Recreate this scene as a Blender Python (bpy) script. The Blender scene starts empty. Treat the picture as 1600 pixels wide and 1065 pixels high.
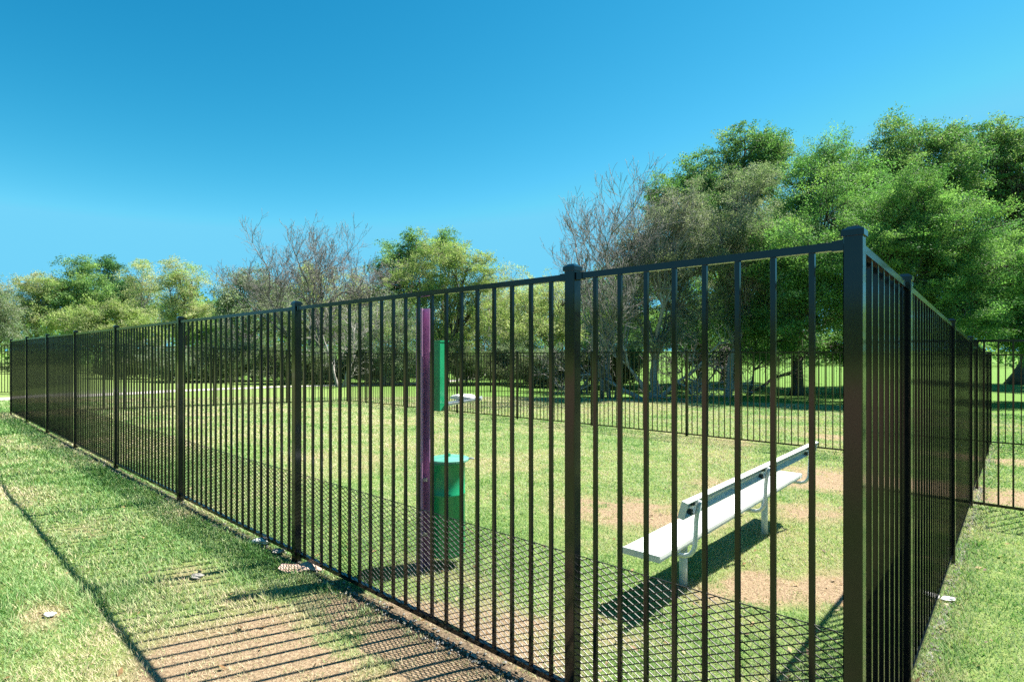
import bpy, math, random
import numpy as np
from mathutils import Vector

# ------------------------------------------------------------------ camera, world, sun, exposure
scene = bpy.context.scene
COL = scene.collection
F = 870.0            # focal length in pixels of a 1600 px wide frame
HY = 546.0           # horizon row
EYE = 1.48           # eye height
cam_d = bpy.data.cameras.new("camera")
cam = bpy.data.objects.new("camera", cam_d)
COL.objects.link(cam)
cam.location = (0, 0, EYE)
cam.rotation_euler = (math.radians(90), 0, 0)
cam_d.sensor_width = 36.0
cam_d.lens = 36.0 * F / 1600.0
cam_d.shift_y = (HY - 532.5) / 1600.0
cam_d.clip_start = 0.05
cam_d.clip_end = 3000
scene.camera = cam

SUN_AZ = math.atan2(0.90, 0.435)
SUN_EL = math.radians(56)
world = bpy.data.worlds.new("World")
scene.world = world
world.use_nodes = True
wt = world.node_tree
for nd in list(wt.nodes):
    wt.nodes.remove(nd)
sky = wt.nodes.new("ShaderNodeTexSky")
sky.sky_type = 'NISHITA'
sky.sun_disc = False
sky.sun_elevation = SUN_EL
sky.sun_rotation = SUN_AZ
sky.altitude = 2000
sky.air_density = 1.0
sky.dust_density = 0.0
sky.ozone_density = 6.0
# deeper, more saturated blue (polarised look): a curve per channel
sepc = wt.nodes.new("ShaderNodeSeparateColor")
comb = wt.nodes.new("ShaderNodeCombineColor")
wt.links.new(sky.outputs[0], sepc.inputs[0])
for ch, (div, pw, mul) in enumerate([(1.6, 3.2, 0.62), (3.0, 1.28, 2.28), (5.37, 1.0, 3.12)]):
    m1 = wt.nodes.new("ShaderNodeMath")
    m1.operation = 'DIVIDE'
    m1.inputs[1].default_value = div
    mc = wt.nodes.new("ShaderNodeMath")
    mc.operation = 'MINIMUM'
    mc.inputs[1].default_value = (0.955, 0.905, 0.93)[ch]
    m2 = wt.nodes.new("ShaderNodeMath")
    m2.operation = 'POWER'
    m2.inputs[1].default_value = pw
    m3 = wt.nodes.new("ShaderNodeMath")
    m3.operation = 'MULTIPLY'
    m3.inputs[1].default_value = mul
    wt.links.new(sepc.outputs[ch], m1.inputs[0])
    wt.links.new(m1.outputs[0], mc.inputs[0])
    wt.links.new(mc.outputs[0], m2.inputs[0])
    wt.links.new(m2.outputs[0], m3.inputs[0])
    wt.links.new(m3.outputs[0], comb.inputs[ch])
bg = wt.nodes.new("ShaderNodeBackground")
bg.inputs[1].default_value = 0.10
wo = wt.nodes.new("ShaderNodeOutputWorld")
wt.links.new(comb.outputs[0], bg.inputs[0])
wt.links.new(bg.outputs[0], wo.inputs[0])

sun_d = bpy.data.lights.new("sun", 'SUN')
sun_d.energy = 4.9
sun_d.angle = math.radians(0.5)
sun_d.color = (1.0, 0.94, 0.84)
sun = bpy.data.objects.new("sun", sun_d)
COL.objects.link(sun)
sdir = Vector((math.sin(SUN_AZ) * math.cos(SUN_EL), math.cos(SUN_AZ) * math.cos(SUN_EL), math.sin(SUN_EL)))
sun.rotation_euler = (-sdir).to_track_quat('-Z', 'Y').to_euler()
sun.location = (20, 10, 30)

scene.view_settings.view_transform = 'Standard'
scene.view_settings.look = 'None'
scene.view_settings.exposure = 1.72
scene.view_settings.gamma = 1.0
scene.cycles.use_denoising = False
scene.cycles.max_bounces = 8
scene.cycles.transparent_max_bounces = 8

random.seed(7)
rng = np.random.default_rng(11)

# ------------------------------------------------------------------ directions and ground height
TH = math.hypot(965.0, F)
D1 = np.array([-965.0 / TH, F / TH])       # along the long near fence, away from the corner
N1 = np.array([F / TH, 965.0 / TH])        # into the enclosure
NF = 1.926                                  # camera's distance to the near fence
DC = 0.355                                  # corner position along D1


def dn(d, n):
    return D1 * d + N1 * n


def gz(x, y):
    x = np.asarray(x, dtype=float)
    y = np.asarray(y, dtype=float)
    d = x * D1[0] + y * D1[1]
    n = x * N1[0] + y * N1[1]
    m = n - NF
    z = -0.037 * np.clip(m, 0, 10) - 0.018 * np.clip(m - 10, 0, 17)
    z = z - 0.006 * np.clip(d, 0, 20)
    z = z + 0.010 * np.sin(x * 1.7 + 0.6 * y) * np.sin(y * 1.3 - 0.4 * x + 1.0) * np.clip((np.hypot(x, y) - 3) / 4, 0, 1)
    return z


def g(x, y):
    return float(gz(x, y))


def at(px, py, Y):
    return np.array([(px - 800.0) / F * Y, Y, EYE + (HY - py) / F * Y])


def on_ground(px, py):
    Y = 3.0
    for _ in range(60):
        X = (px - 800.0) / F * Y
        Y = 0.5 * Y + 0.5 * F * (EYE - g(X, Y)) / (py - HY)
    return np.array([(px - 800.0) / F * Y, Y])


# value noise
_lat = np.random.default_rng(3).random((256, 256))


def vnoise(x, y, s):
    x = np.asarray(x) / s + 1000.3
    y = np.asarray(y) / s + 1000.7
    xi = np.floor(x).astype(int)
    yi = np.floor(y).astype(int)
    fx = x - xi
    fy = y - yi
    fx = fx * fx * (3 - 2 * fx)
    fy = fy * fy * (3 - 2 * fy)
    a = _lat[xi % 256, yi % 256]
    b = _lat[(xi + 1) % 256, yi % 256]
    c = _lat[xi % 256, (yi + 1) % 256]
    e = _lat[(xi + 1) % 256, (yi + 1) % 256]
    return (a * (1 - fx) + b * fx) * (1 - fy) + (c * (1 - fx) + e * fx) * fy


def fbm(x, y, s):
    return 0.55 * vnoise(x, y, s) + 0.3 * vnoise(x + 31, y - 17, s * 0.43) + 0.15 * vnoise(x - 57, y + 71, s * 0.19)


# worn, straw-coloured patches: x, y, radius along D1, radius along N1, strength
def gp(px, py):
    return tuple(on_ground(px, py))


WEAR = [(*gp(520, 1075), 0.95, 0.42, 1.05), (*gp(690, 1050), 0.75, 0.30, 1.05), (*gp(330, 1040), 0.5, 0.35, 0.8),
        (*gp(450, 1180), 1.1, 0.45, 0.9), (*gp(575, 965), 0.55, 0.22, 0.8), (*gp(640, 985), 0.42, 0.32, 2.0), (*gp(745, 1035), 0.45, 0.32, 2.0),
        (*gp(990, 800), 0.75, 0.55, 1.05), (*gp(1150, 690), 0.6, 0.7, 0.45), (*gp(1305, 750), 0.8, 0.8, 1.05),
        (*gp(1190, 915), 0.20, 0.30, 1.05), (*gp(1300, 915), 0.22, 0.38, 1.1), (*gp(1080, 925), 0.25, 0.2, 0.7), (*gp(960, 990), 0.35, 0.2, 0.5),
        (*gp(815, 985), 0.45, 0.22, 0.8), (*gp(700, 900), 0.5, 0.25, 0.4), (*gp(1570, 775), 0.9, 0.55, 0.95), (*gp(1585, 722), 0.6, 0.4, 0.6),
        (*gp(1295, 682), 0.7, 0.5, 0.8), (*gp(1200, 990), 0.3, 0.2, 0.4),
        (*gp(1150, 800), 1.3, 1.6, 0.25), (*gp(1265, 800), 0.45, 0.6, 0.6), (*gp(1110, 760), 0.5, 0.7, 0.45), (*gp(930, 840), 0.4, 0.4, 0.35), (*gp(560, 720), 1.6, 0.9, 0.22), (*gp(800, 720), 1.6, 1.2, 0.25), (*gp(140, 830), 0.5, 0.25, 0.35),
        (*gp(60, 780), 0.7, 0.4, 0.3), (*gp(310, 905), 0.4, 0.15, 0.35), (*gp(60, 960), 0.35, 0.12, 0.5), (*gp(30, 690), 1.2, 0.5, 0.3),
        (-4.0, -16.0, 26.0, 10.0, 1.3), (*gp(1530, 960), 0.15, 0.3, 0.3)]


def wear_at(x, y):
    x = np.asarray(x, dtype=float)
    y = np.asarray(y, dtype=float)
    w = np.zeros_like(x)
    for (cx, cy, rd, rn, s) in WEAR:
        dx = x - cx
        dy = y - cy
        a = (dx * D1[0] + dy * D1[1]) / rd
        b = (dx * N1[0] + dy * N1[1]) / rn
        w = np.maximum(w, s * np.exp(-np.power(a * a + b * b, 1.4) * 0.7))
    nz = fbm(x, y, 0.55)
    n3 = fbm(x - 13, y + 5, 0.16)
    w = w * np.clip(0.02 + 0.95 * nz + 1.25 * (n3 - 0.22), 0, 1.4)
    w = w + 0.55 * np.clip(fbm(x + 7, y, 2.6) - 0.52, 0, 1)
    return np.clip(w, 0, 1)


# ------------------------------------------------------------------ helpers
WL = {}      # world location of every object that can be a parent


def tag(o, label=None, cat=None, group=None, kind=None):
    if label:
        o["label"] = label
    if cat:
        o["category"] = cat
    if group:
        o["group"] = group
    if kind:
        o["kind"] = kind
    return o


def empty(name, loc, label, cat, group=None):
    o = bpy.data.objects.new(name, None)
    COL.objects.link(o)
    o.empty_display_size = 0.2
    o.location = loc
    WL[o] = Vector(loc)
    return tag(o, label, cat, group)


def link_mesh(name, me, loc=(0, 0, 0), parent=None):
    o = bpy.data.objects.new(name, me)
    COL.objects.link(o)
    WL[o] = Vector(loc)
    if parent is not None:
        o.parent = parent
        o.location = Vector(loc) - WL[parent]
    else:
        o.location = loc
    return o


def mesh_obj(name, verts, faces, mat, parent=None, loc=(0, 0, 0), smooth=False):
    """verts in world coordinates"""
    v = np.asarray(verts, dtype=float) - np.asarray(loc, dtype=float)
    me = bpy.data.meshes.new(name)
    me.from_pydata(v.tolist(), [], [list(map(int, f)) for f in faces])
    if smooth:
        me.polygons.foreach_set("use_smooth", np.ones(len(me.polygons), dtype=bool))
    me.materials.append(mat)
    me.update()
    return link_mesh(name, me, loc, parent)


def poly_obj(name, V, k, mat, cols=None, parent=None, loc=(0, 0, 0)):
    """V: (n*k,3) world vertices of n separate k-gons, built quickly; cols: (n,3)"""
    n = len(V) // k
    me = bpy.data.meshes.new(name)
    me.vertices.add(n * k)
    me.vertices.foreach_set("co", (V - np.asarray(loc)).astype(np.float32).ravel())
    me.loops.add(n * k)
    me.loops.foreach_set("vertex_index", np.arange(n * k, dtype=np.int32))
    me.polygons.add(n)
    me.polygons.foreach_set("loop_start", np.arange(n, dtype=np.int32) * k)
    me.polygons.foreach_set("loop_total", np.full(n, k, dtype=np.int32))
    if cols is not None:
        ca = me.color_attributes.new("tint", 'FLOAT_COLOR', 'POINT')
        c4 = np.ones((n, k, 4), dtype=np.float32)
        c4[:, :, :3] = cols[:, None, :]
        ca.data.foreach_set("color", c4.ravel())
    me.materials.append(mat)
    me.update()
    me.validate()
    return link_mesh(name, me, loc, parent)


class MB:
    """collects shapes into one mesh (world coordinates)"""

    def __init__(self):
        self.v = []
        self.f = []

    def add(self, vs, fs):
        b = len(self.v)
        self.v.extend([tuple(map(float, p)) for p in vs])
        self.f.extend([[i + b for i in q] for q in fs])

    def prism(self, ring0, ring1):
        n = len(ring0)
        fs = [[i, (i + 1) % n, n + (i + 1) % n, n + i] for i in range(n)]
        fs.append(list(range(n))[::-1])
        fs.append(list(range(n, 2 * n)))
        self.add(list(ring0) + list(ring1), fs)

    def box(self, c, ax, ay, az, hx, hy, hz, ch=0.0):
        """oriented box, chamfered along its az edges"""
        c, ax, ay, az = [np.asarray(q, dtype=float) for q in (c, ax, ay, az)]
        if ch > 0:
            pr = [(hx - ch, -hy), (hx, -hy + ch), (hx, hy - ch), (hx - ch, hy), (-hx + ch, hy), (-hx, hy - ch), (-hx, -hy + ch), (-hx + ch, -hy)]
        else:
            pr = [(hx, -hy), (hx, hy), (-hx, hy), (-hx, -hy)]
        r0 = [c + ax * a + ay * b - az * hz for a, b in pr]
        r1 = [c + ax * a + ay * b + az * hz for a, b in pr]
        self.prism(r0, r1)

    def tube(self, pts, rad, sides=8, flat=1.0, ref=None):
        pts = [np.asarray(p, dtype=float) for p in pts]
        n = len(pts)
        if not hasattr(rad, '__len__'):
            rad = [rad] * n
        rings = []
        prev = None
        for i in range(n):
            t = pts[min(i + 1, n - 1)] - pts[max(i - 1, 0)]
            t = t / (np.linalg.norm(t) + 1e-9)
            if prev is None:
                a = np.array(ref, dtype=float) if ref is not None else (np.array([0, 0, 1.0]) if abs(t[2]) < 0.9 else np.array([1.0, 0, 0]))
            else:
                a = prev
            a = a - t * a.dot(t)
            a = a / (np.linalg.norm(a) + 1e-9)
            prev = a
            b = np.cross(t, a)
            rings.append([pts[i] + rad[i] * (math.cos(2 * math.pi * k / sides) * a + flat * math.sin(2 * math.pi * k / sides) * b) for k in range(sides)])
        vs = [p for r in rings for p in r]
        fs = []
        for i in range(n - 1):
            for k in range(sides):
                k2 = (k + 1) % sides
                fs.append([i * sides + k, i * sides + k2, (i + 1) * sides + k2, (i + 1) * sides + k])
        fs.append(list(range(sides))[::-1])
        fs.append([(n - 1) * sides + k for k in range(sides)])
        self.add(vs, fs)

    def lathe(self, c, prof, sides=32, sx=1.0, sy=1.0):
        c = np.asarray(c, dtype=float)
        vs = []
        for (r, z) in prof:
            for k in range(sides):
                a = 2 * math.pi * k / sides
                vs.append(c + np.array([r * sx * math.cos(a), r * sy * math.sin(a), z]))
        fs = []
        for i in range(len(prof) - 1):
            for k in range(sides):
                k2 = (k + 1) % sides
                fs.append([i * sides + k, i * sides + k2, (i + 1) * sides + k2, (i + 1) * sides + k])
        fs.append(list(range(sides))[::-1])
        fs.append([(len(prof) - 1) * sides + k for k in range(sides)])
        self.add(vs, fs)

    def build(self, name, mat, parent=None, loc=(0, 0, 0), smooth=False):
        return mesh_obj(name, self.v, self.f, mat, parent, loc, smooth)


def segs_to_mesh(P0, P1, r):
    """many thin square wires at once -> verts, faces"""
    P0 = np.asarray(P0, dtype=float)
    P1 = np.asarray(P1, dtype=float)
    t = P1 - P0
    t /= np.linalg.norm(t, axis=1)[:, None] + 1e-9
    a = np.cross(t, np.array([0.31, 0.52, 0.79]))
    a /= np.linalg.norm(a, axis=1)[:, None]
    b = np.cross(t, a)
    off = [a * r, b * r, -a * r, -b * r]
    n = len(P0)
    V = np.empty((n, 8, 3))
    for k in range(4):
        V[:, k] = P0 + off[k]
        V[:, 4 + k] = P1 + off[k]
    base = (np.arange(n) * 8)[:, None]
    q = np.array([[0, 1, 5, 4], [1, 2, 6, 5], [2, 3, 7, 6], [3, 0, 4, 7]])
    Fq = (base[:, :, None] + q[None]).reshape(-1, 4)
    return V.reshape(-1, 3), Fq


# ------------------------------------------------------------------ materials
def new_mat(name):
    m = bpy.data.materials.new(name)
    m.use_nodes = True
    nt = m.node_tree
    b = nt.nodes["Principled BSDF"]
    return m, nt, b


def nz_node(nt, scale, detail=4, rough=0.6, coord='Object'):
    tc = nt.nodes.new("ShaderNodeTexCoord")
    n = nt.nodes.new("ShaderNodeTexNoise")
    n.inputs["Scale"].default_value = scale
    n.inputs["Detail"].default_value = detail
    n.inputs["Roughness"].default_value = rough
    nt.links.new(tc.outputs[coord], n.inputs["Vector"])
    return n


def ramp(nt, src, stops):
    r = nt.nodes.new("ShaderNodeValToRGB")
    el = r.color_ramp.elements
    el[0].position, el[0].color = stops[0][0], (*stops[0][1], 1)
    el[1].position, el[1].color = stops[-1][0], (*stops[-1][1], 1)
    for p, c in stops[1:-1]:
        e = el.new(p)
        e.color = (*c, 1)
    nt.links.new(src, r.inputs[0])
    return r


def simple(name, c0, c1, scale=30, rough=0.5, metallic=0.0, spec=0.5, bump=0.0, bscale=None, rvar=0.0):
    m, nt, b = new_mat(name)
    n = nz_node(nt, scale)
    r = ramp(nt, n.outputs[0], [(0.3, c0), (0.7, c1)])
    nt.links.new(r.outputs[0], b.inputs["Base Color"])
    b.inputs["Roughness"].default_value = rough
    b.inputs["Metallic"].default_value = metallic
    b.inputs["Specular IOR Level"].default_value = spec
    if rvar > 0:
        mr = nt.nodes.new("ShaderNodeMapRange")
        mr.inputs[3].default_value = rough - rvar
        mr.inputs[4].default_value = rough + rvar
        nt.links.new(n.outputs[0], mr.inputs[0])
        nt.links.new(mr.outputs[0], b.inputs["Roughness"])
    if bump > 0:
        n2 = nz_node(nt, bscale or scale * 3)
        bp = nt.nodes.new("ShaderNodeBump")
        bp.inputs["Strength"].default_value = bump
        bp.inputs["Distance"].default_value = 0.01
        nt.links.new(n2.outputs[0], bp.inputs["Height"])
        nt.links.new(bp.outputs[0], b.inputs["Normal"])
    return m


M_BLACK = simple("black_enamel", (0.0025, 0.0045, 0.0065), (0.005, 0.007, 0.009), 18, 0.10, 0, 0.45)
M_MESH = simple("black_wire", (0.006, 0.007, 0.006), (0.014, 0.015, 0.013), 40, 0.4)
M_WHITE = simple("white_bench_paint", (0.54, 0.57, 0.575), (0.68, 0.70, 0.70), 9, 0.38, 0, 0.4, 0.04, 40, 0.08)
M_BENCHTUBE = simple("grey_bench_paint", (0.50, 0.55, 0.54), (0.60, 0.64, 0.63), 12, 0.42, 0, 0.4, 0.04, 50)
M_DARK = simple("dark_bracket", (0.02, 0.03, 0.035), (0.05, 0.06, 0.06), 30, 0.5)
M_PURPLE = simple("purple_paint", (0.33, 0.16, 0.305), (0.43, 0.225, 0.40), 14, 0.45, 0, 0.4, 0.05, 60)
M_GREEN = simple("green_powder_coat", (0.006, 0.20, 0.082), (0.010, 0.26, 0.115), 7, 0.33, 0, 0.5, 0.03, 50, 0.06)
M_LID = simple("lid_glare_green", (0.05, 0.24, 0.165), (0.13, 0.35, 0.27), 12, 0.35)  # bin green made paler: sun glare on the lid put into its colour
M_HOLE = simple("hole_dark", (0.01, 0.005, 0.01), (0.02, 0.01, 0.02), 20, 0.8)
M_STEEL = simple("galvanised", (0.42, 0.45, 0.47), (0.6, 0.62, 0.63), 25, 0.35, 0.6)
M_PAPER = simple("white_scrap", (0.42, 0.42, 0.40), (0.66, 0.66, 0.66), 40, 0.6, 0, 0.3, 0.2, 80)
M_CARD = simple("faded_card", (0.30, 0.17, 0.125), (0.52, 0.40, 0.33), 26, 0.8)
M_STONE = simple("gravel_stone", (0.11, 0.11, 0.10), (0.33, 0.31, 0.28), 9, 0.9)
M_PATH = simple("path_concrete", (0.34, 0.32, 0.28), (0.46, 0.43, 0.38), 1.2, 0.9, 0, 0.2, 0.2, 30)


def bark(name, c0, c1):
    m, nt, b = new_mat(name)
    n = nz_node(nt, 5, 6, 0.7)
    r = ramp(nt, n.outputs[0], [(0.3, c0), (0.7, c1)])
    nt.links.new(r.outputs[0], b.inputs["Base Color"])
    b.inputs["Roughness"].default_value = 0.9
    bp = nt.nodes.new("ShaderNodeBump")
    bp.inputs["Strength"].default_value = 0.7
    bp.inputs["Distance"].default_value = 0.05
    nt.links.new(n.outputs[0], bp.inputs["Height"])
    nt.links.new(bp.outputs[0], b.inputs["Normal"])
    return m


M_BARK = bark("oak_bark", (0.05, 0.042, 0.034), (0.13, 0.11, 0.09))
M_TWIG = bark("grey_twig_bark", (0.105, 0.103, 0.096), (0.215, 0.205, 0.19))
M_PALEBARK = bark("pale_bark", (0.18, 0.17, 0.15), (0.34, 0.325, 0.295))


def tint_mat(name, trans=0.35, rough=0.55, spec=0.35):
    m = bpy.data.materials.new(name)
    m.use_nodes = True
    nt = m.node_tree
    b = nt.nodes["Principled BSDF"]
    out = nt.nodes["Material Output"]
    a = nt.nodes.new("ShaderNodeAttribute")
    a.attribute_name = "tint"
    nt.links.new(a.outputs["Color"], b.inputs["Base Color"])
    b.inputs["Roughness"].default_value = rough
    b.inputs["Specular IOR Level"].default_value = spec
    t = nt.nodes.new("ShaderNodeBsdfTranslucent")
    hsv = nt.nodes.new("ShaderNodeMix")
    hsv.data_type = 'RGBA'
    hsv.blend_type = 'MULTIPLY'
    hsv.inputs[0].default_value = 1.0
    hsv.inputs[7].default_value = (1.05, 1.22, 0.72, 1)
    nt.links.new(a.outputs["Color"], hsv.inputs[6])
    nt.links.new(hsv.outputs[2], t.inputs[0])
    mx = nt.nodes.new("ShaderNodeMixShader")
    mx.inputs[0].default_value = trans
    nt.links.new(b.outputs[0], mx.inputs[1])
    nt.links.new(t.outputs[0], mx.inputs[2])
    nt.links.new(mx.outputs[0], out.inputs[0])
    return m


M_LEAF = tint_mat("leaves", 0.42, 0.6, 0.12)
M_GRASS = tint_mat("grass_blades", 0.30, 0.6, 0.25)


def ground_mat():
    m, nt, b = new_mat("lawn_ground")
    at_ = nt.nodes.new("ShaderNodeAttribute")
    at_.attribute_name = "wear"
    sp = nt.nodes.new("ShaderNodeSeparateColor")
    nt.links.new(at_.outputs["Color"], sp.inputs[0])
    n1 = nz_node(nt, 0.9, 6, 0.65)
    n2 = nz_node(nt, 14, 6, 0.75)
    n3 = nz_node(nt, 55, 4, 0.7)
    grass = ramp(nt, n2.outputs[0], [(0.25, (0.06, 0.125, 0.026)), (0.5, (0.17, 0.25, 0.070)), (0.78, (0.32, 0.36, 0.15))])
    straw = ramp(nt, n3.outputs[0], [(0.25, (0.105, 0.076, 0.047)), (0.5, (0.29, 0.212, 0.135)), (0.75, (0.47, 0.365, 0.245))])
    add = nt.nodes.new("ShaderNodeMath")
    add.operation = 'MULTIPLY_ADD'
    add.inputs[1].default_value = 0.5
    nt.links.new(n2.outputs[0], add.inputs[0])
    nt.links.new(sp.outputs[0], add.inputs[2])
    add2 = nt.nodes.new("ShaderNodeMath")
    add2.operation = 'MULTIPLY_ADD'
    add2.inputs[1].default_value = 0.35
    nt.links.new(n1.outputs[0], add2.inputs[0])
    nt.links.new(add.outputs[0], add2.inputs[2])
    mr = nt.nodes.new("ShaderNodeMapRange")
    mr.inputs[1].default_value = 0.55
    mr.inputs[2].default_value = 1.05
    nt.links.new(add2.outputs[0], mr.inputs[0])
    mx = nt.nodes.new("ShaderNodeMix")
    mx.data_type = 'RGBA'
    nt.links.new(mr.outputs[0], mx.inputs[0])
    nt.links.new(grass.outputs[0], mx.inputs[6])
    nt.links.new(straw.outputs[0], mx.inputs[7])
    soil_dark = ramp(nt, n3.outputs[0], [(0.3, (0.055, 0.042, 0.030)), (0.7, (0.16, 0.125, 0.09))])
    mx2 = nt.nodes.new("ShaderNodeMix")
    mx2.data_type = 'RGBA'
    nt.links.new(sp.outputs[1], mx2.inputs[0])
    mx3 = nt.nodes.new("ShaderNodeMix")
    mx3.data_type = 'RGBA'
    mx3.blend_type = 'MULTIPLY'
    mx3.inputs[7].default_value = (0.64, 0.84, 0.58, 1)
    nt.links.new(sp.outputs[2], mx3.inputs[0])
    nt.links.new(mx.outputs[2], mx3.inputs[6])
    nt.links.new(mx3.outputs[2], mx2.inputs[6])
    nt.links.new(soil_dark.outputs[0], mx2.inputs[7])
    nt.links.new(mx2.outputs[2], b.inputs["Base Color"])
    b.inputs["Roughness"].default_value = 0.95
    b.inputs["Specular IOR Level"].default_value = 0.1
    bp = nt.nodes.new("ShaderNodeBump")
    bp.inputs["Strength"].default_value = 0.9
    bp.inputs["Distance"].default_value = 0.02
    nt.links.new(n3.outputs[0], bp.inputs["Height"])
    bp2 = nt.nodes.new("ShaderNodeBump")
    bp2.inputs["Strength"].default_value = 0.6
    bp2.inputs["Distance"].default_value = 0.05
    nt.links.new(n2.outputs[0], bp2.inputs["Height"])
    nt.links.new(bp.outputs[0], bp2.inputs["Normal"])
    nt.links.new(bp2.outputs[0], b.inputs["Normal"])
    return m


M_GROUND = ground_mat()

# ------------------------------------------------------------------ ground sheet
T_END = 12.75        # length of the right fence along N1
D_END = 18.33
N_BACK = 11.35


def axis(lo, hi, step, far, k):
    mid = np.arange(lo, hi + 1e-6, step)
    e = step * np.cumsum(1.16 ** np.arange(1, k))
    e = e[e < far]
    e = np.append(e, far)
    return np.concatenate([lo - e[::-1], mid, hi + e])


xs = axis(-15, 12, 0.09, 900, 60)
ys = axis(-1.5, 18, 0.09, 900, 60)
GX, GY = np.meshgrid(xs, ys)
GZ = gz(GX, GY)
W = wear_at(GX, GY)
dd = GX * D1[0] + GY * D1[1]
nn = GX * N1[0] + GY * N1[1]
jit = 0.06 * (fbm(GX, GY, 0.3) - 0.5)
soil_dark = np.zeros_like(W)
on_left = (dd > DC - 0.1) & (dd < D_END)
soil_dark = np.maximum(soil_dark, np.where(on_left, np.exp(-((nn - NF + 0.03 + jit) / 0.085) ** 2), 0))
on_right = (nn > NF - 0.1) & (nn < NF + T_END)
soil_dark = np.maximum(soil_dark, np.where(on_right, 0.75 * np.exp(-((dd - DC + 0.05 + jit) / 0.09) ** 2), 0))
p_ = on_ground(695, 880)
soil_dark = np.maximum(soil_dark, 0.5 * np.exp(-(((GX - p_[0]) / 0.3) ** 2 + ((GY - p_[1]) / 0.2) ** 2)))  # darker oval on the ground beneath the bin
for lp_ in (gp(1064, 914), gp(1197, 834)):
    soil_dark = np.maximum(soil_dark, 0.8 * np.exp(-(((GX - lp_[0]) / 0.12) ** 2 + ((GY - lp_[1]) / 0.12) ** 2)))
GZ = GZ - 0.012 * soil_dark
verts = np.stack([GX, GY, GZ], -1).reshape(-1, 3)
ny, nx = GX.shape
ii = np.arange(ny * nx).reshape(ny, nx)
quads = np.stack([ii[:-1, :-1], ii[:-1, 1:], ii[1:, 1:], ii[1:, :-1]], -1).reshape(-1, 4)
me = bpy.data.meshes.new("ground")
me.vertices.add(len(verts))
me.vertices.foreach_set("co", verts.astype(np.float32).ravel())
me.loops.add(len(quads) * 4)
me.loops.foreach_set("vertex_index", quads.astype(np.int32).ravel())
me.polygons.add(len(quads))
me.polygons.foreach_set("loop_start", np.arange(len(quads), dtype=np.int32) * 4)
me.polygons.foreach_set("loop_total", np.full(len(quads), 4, dtype=np.int32))
me.polygons.foreach_set("use_smooth", np.ones(len(quads), dtype=bool))
ca = me.color_attributes.new("wear", 'FLOAT_COLOR', 'POINT')
wc = np.ones((ny * nx, 4), dtype=np.float32)
wc[:, 0] = W.ravel()
wc[:, 1] = np.clip(soil_dark, 0, 1).ravel()
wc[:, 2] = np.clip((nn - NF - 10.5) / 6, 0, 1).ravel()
ca.data.foreach_set("color", wc.ravel())
me.materials.append(M_GROUND)
me.update()
tag(link_mesh("ground", me), "mown lawn with worn straw coloured patches", None, None, "structure")

# concrete path that passes behind the enclosure
pp = np.array([(-60, 8), (-34, 12.5), (-22, 15.2), (-17.2, 17.5), (-15.6, 21), (-14.5, 26), (-12, 30.5), (-7, 34), (-4, 41), (-3, 52), (-4, 66)], float)
fine = []
for i in range(len(pp) - 1):
    p0, p1, p2, p3 = pp[max(i - 1, 0)], pp[i], pp[i + 1], pp[min(i + 2, len(pp) - 1)]
    for t in np.linspace(0, 1, 12, endpoint=False):
        fine.append(0.5 * ((2 * p1) + (-p0 + p2) * t + (2 * p0 - 5 * p1 + 4 * p2 - p3) * t * t + (-p0 + 3 * p1 - 3 * p2 + p3) * t ** 3))
fine = np.array(fine)
tn = np.gradient(fine, axis=0)
tn /= np.linalg.norm(tn, axis=1)[:, None]
nr = np.stack([-tn[:, 1], tn[:, 0]], -1)
pv = []
for s in (-0.6, -0.2, 0.2, 0.6):
    q = fine + nr * s
    pv.append(np.column_stack([q, gz(q[:, 0], q[:, 1]) + 0.015]))
K = len(fine)
pv = np.concatenate(pv)
pf = [[s * K + i, s * K + i + 1, (s + 1) * K + i + 1, (s + 1) * K + i] for s in range(3) for i in range(K - 1)]
tag(mesh_obj("path", pv, pf, M_PATH), "pale concrete path curving behind the fenced lawn", None, None, "structure")

# ------------------------------------------------------------------ fences
Z3 = np.array([0, 0, 1.0])
PW = 0.0508
PK = 0.0168
RH = 0.0254
H_RT = 1.809
H_CAP = 1.85


def v3(p, z):
    return np.array([p[0], p[1], z])


PICK_ME = {}


def picket_mesh(e, s, h):
    key = (round(float(e[0]), 3), round(float(e[1]), 3), round(h, 3))
    if key not in PICK_ME:
        mb = MB()
        mb.box((0, 0, 0), e, s, Z3, PK / 2, PK / 2, h / 2, 0.0016)
        me_ = bpy.data.meshes.new("picket")
        me_.from_pydata(mb.v, [], mb.f)
        me_.materials.append(M_BLACK)
        me_.update()
        PICK_ME[key] = me_
    return PICK_ME[key]


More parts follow.
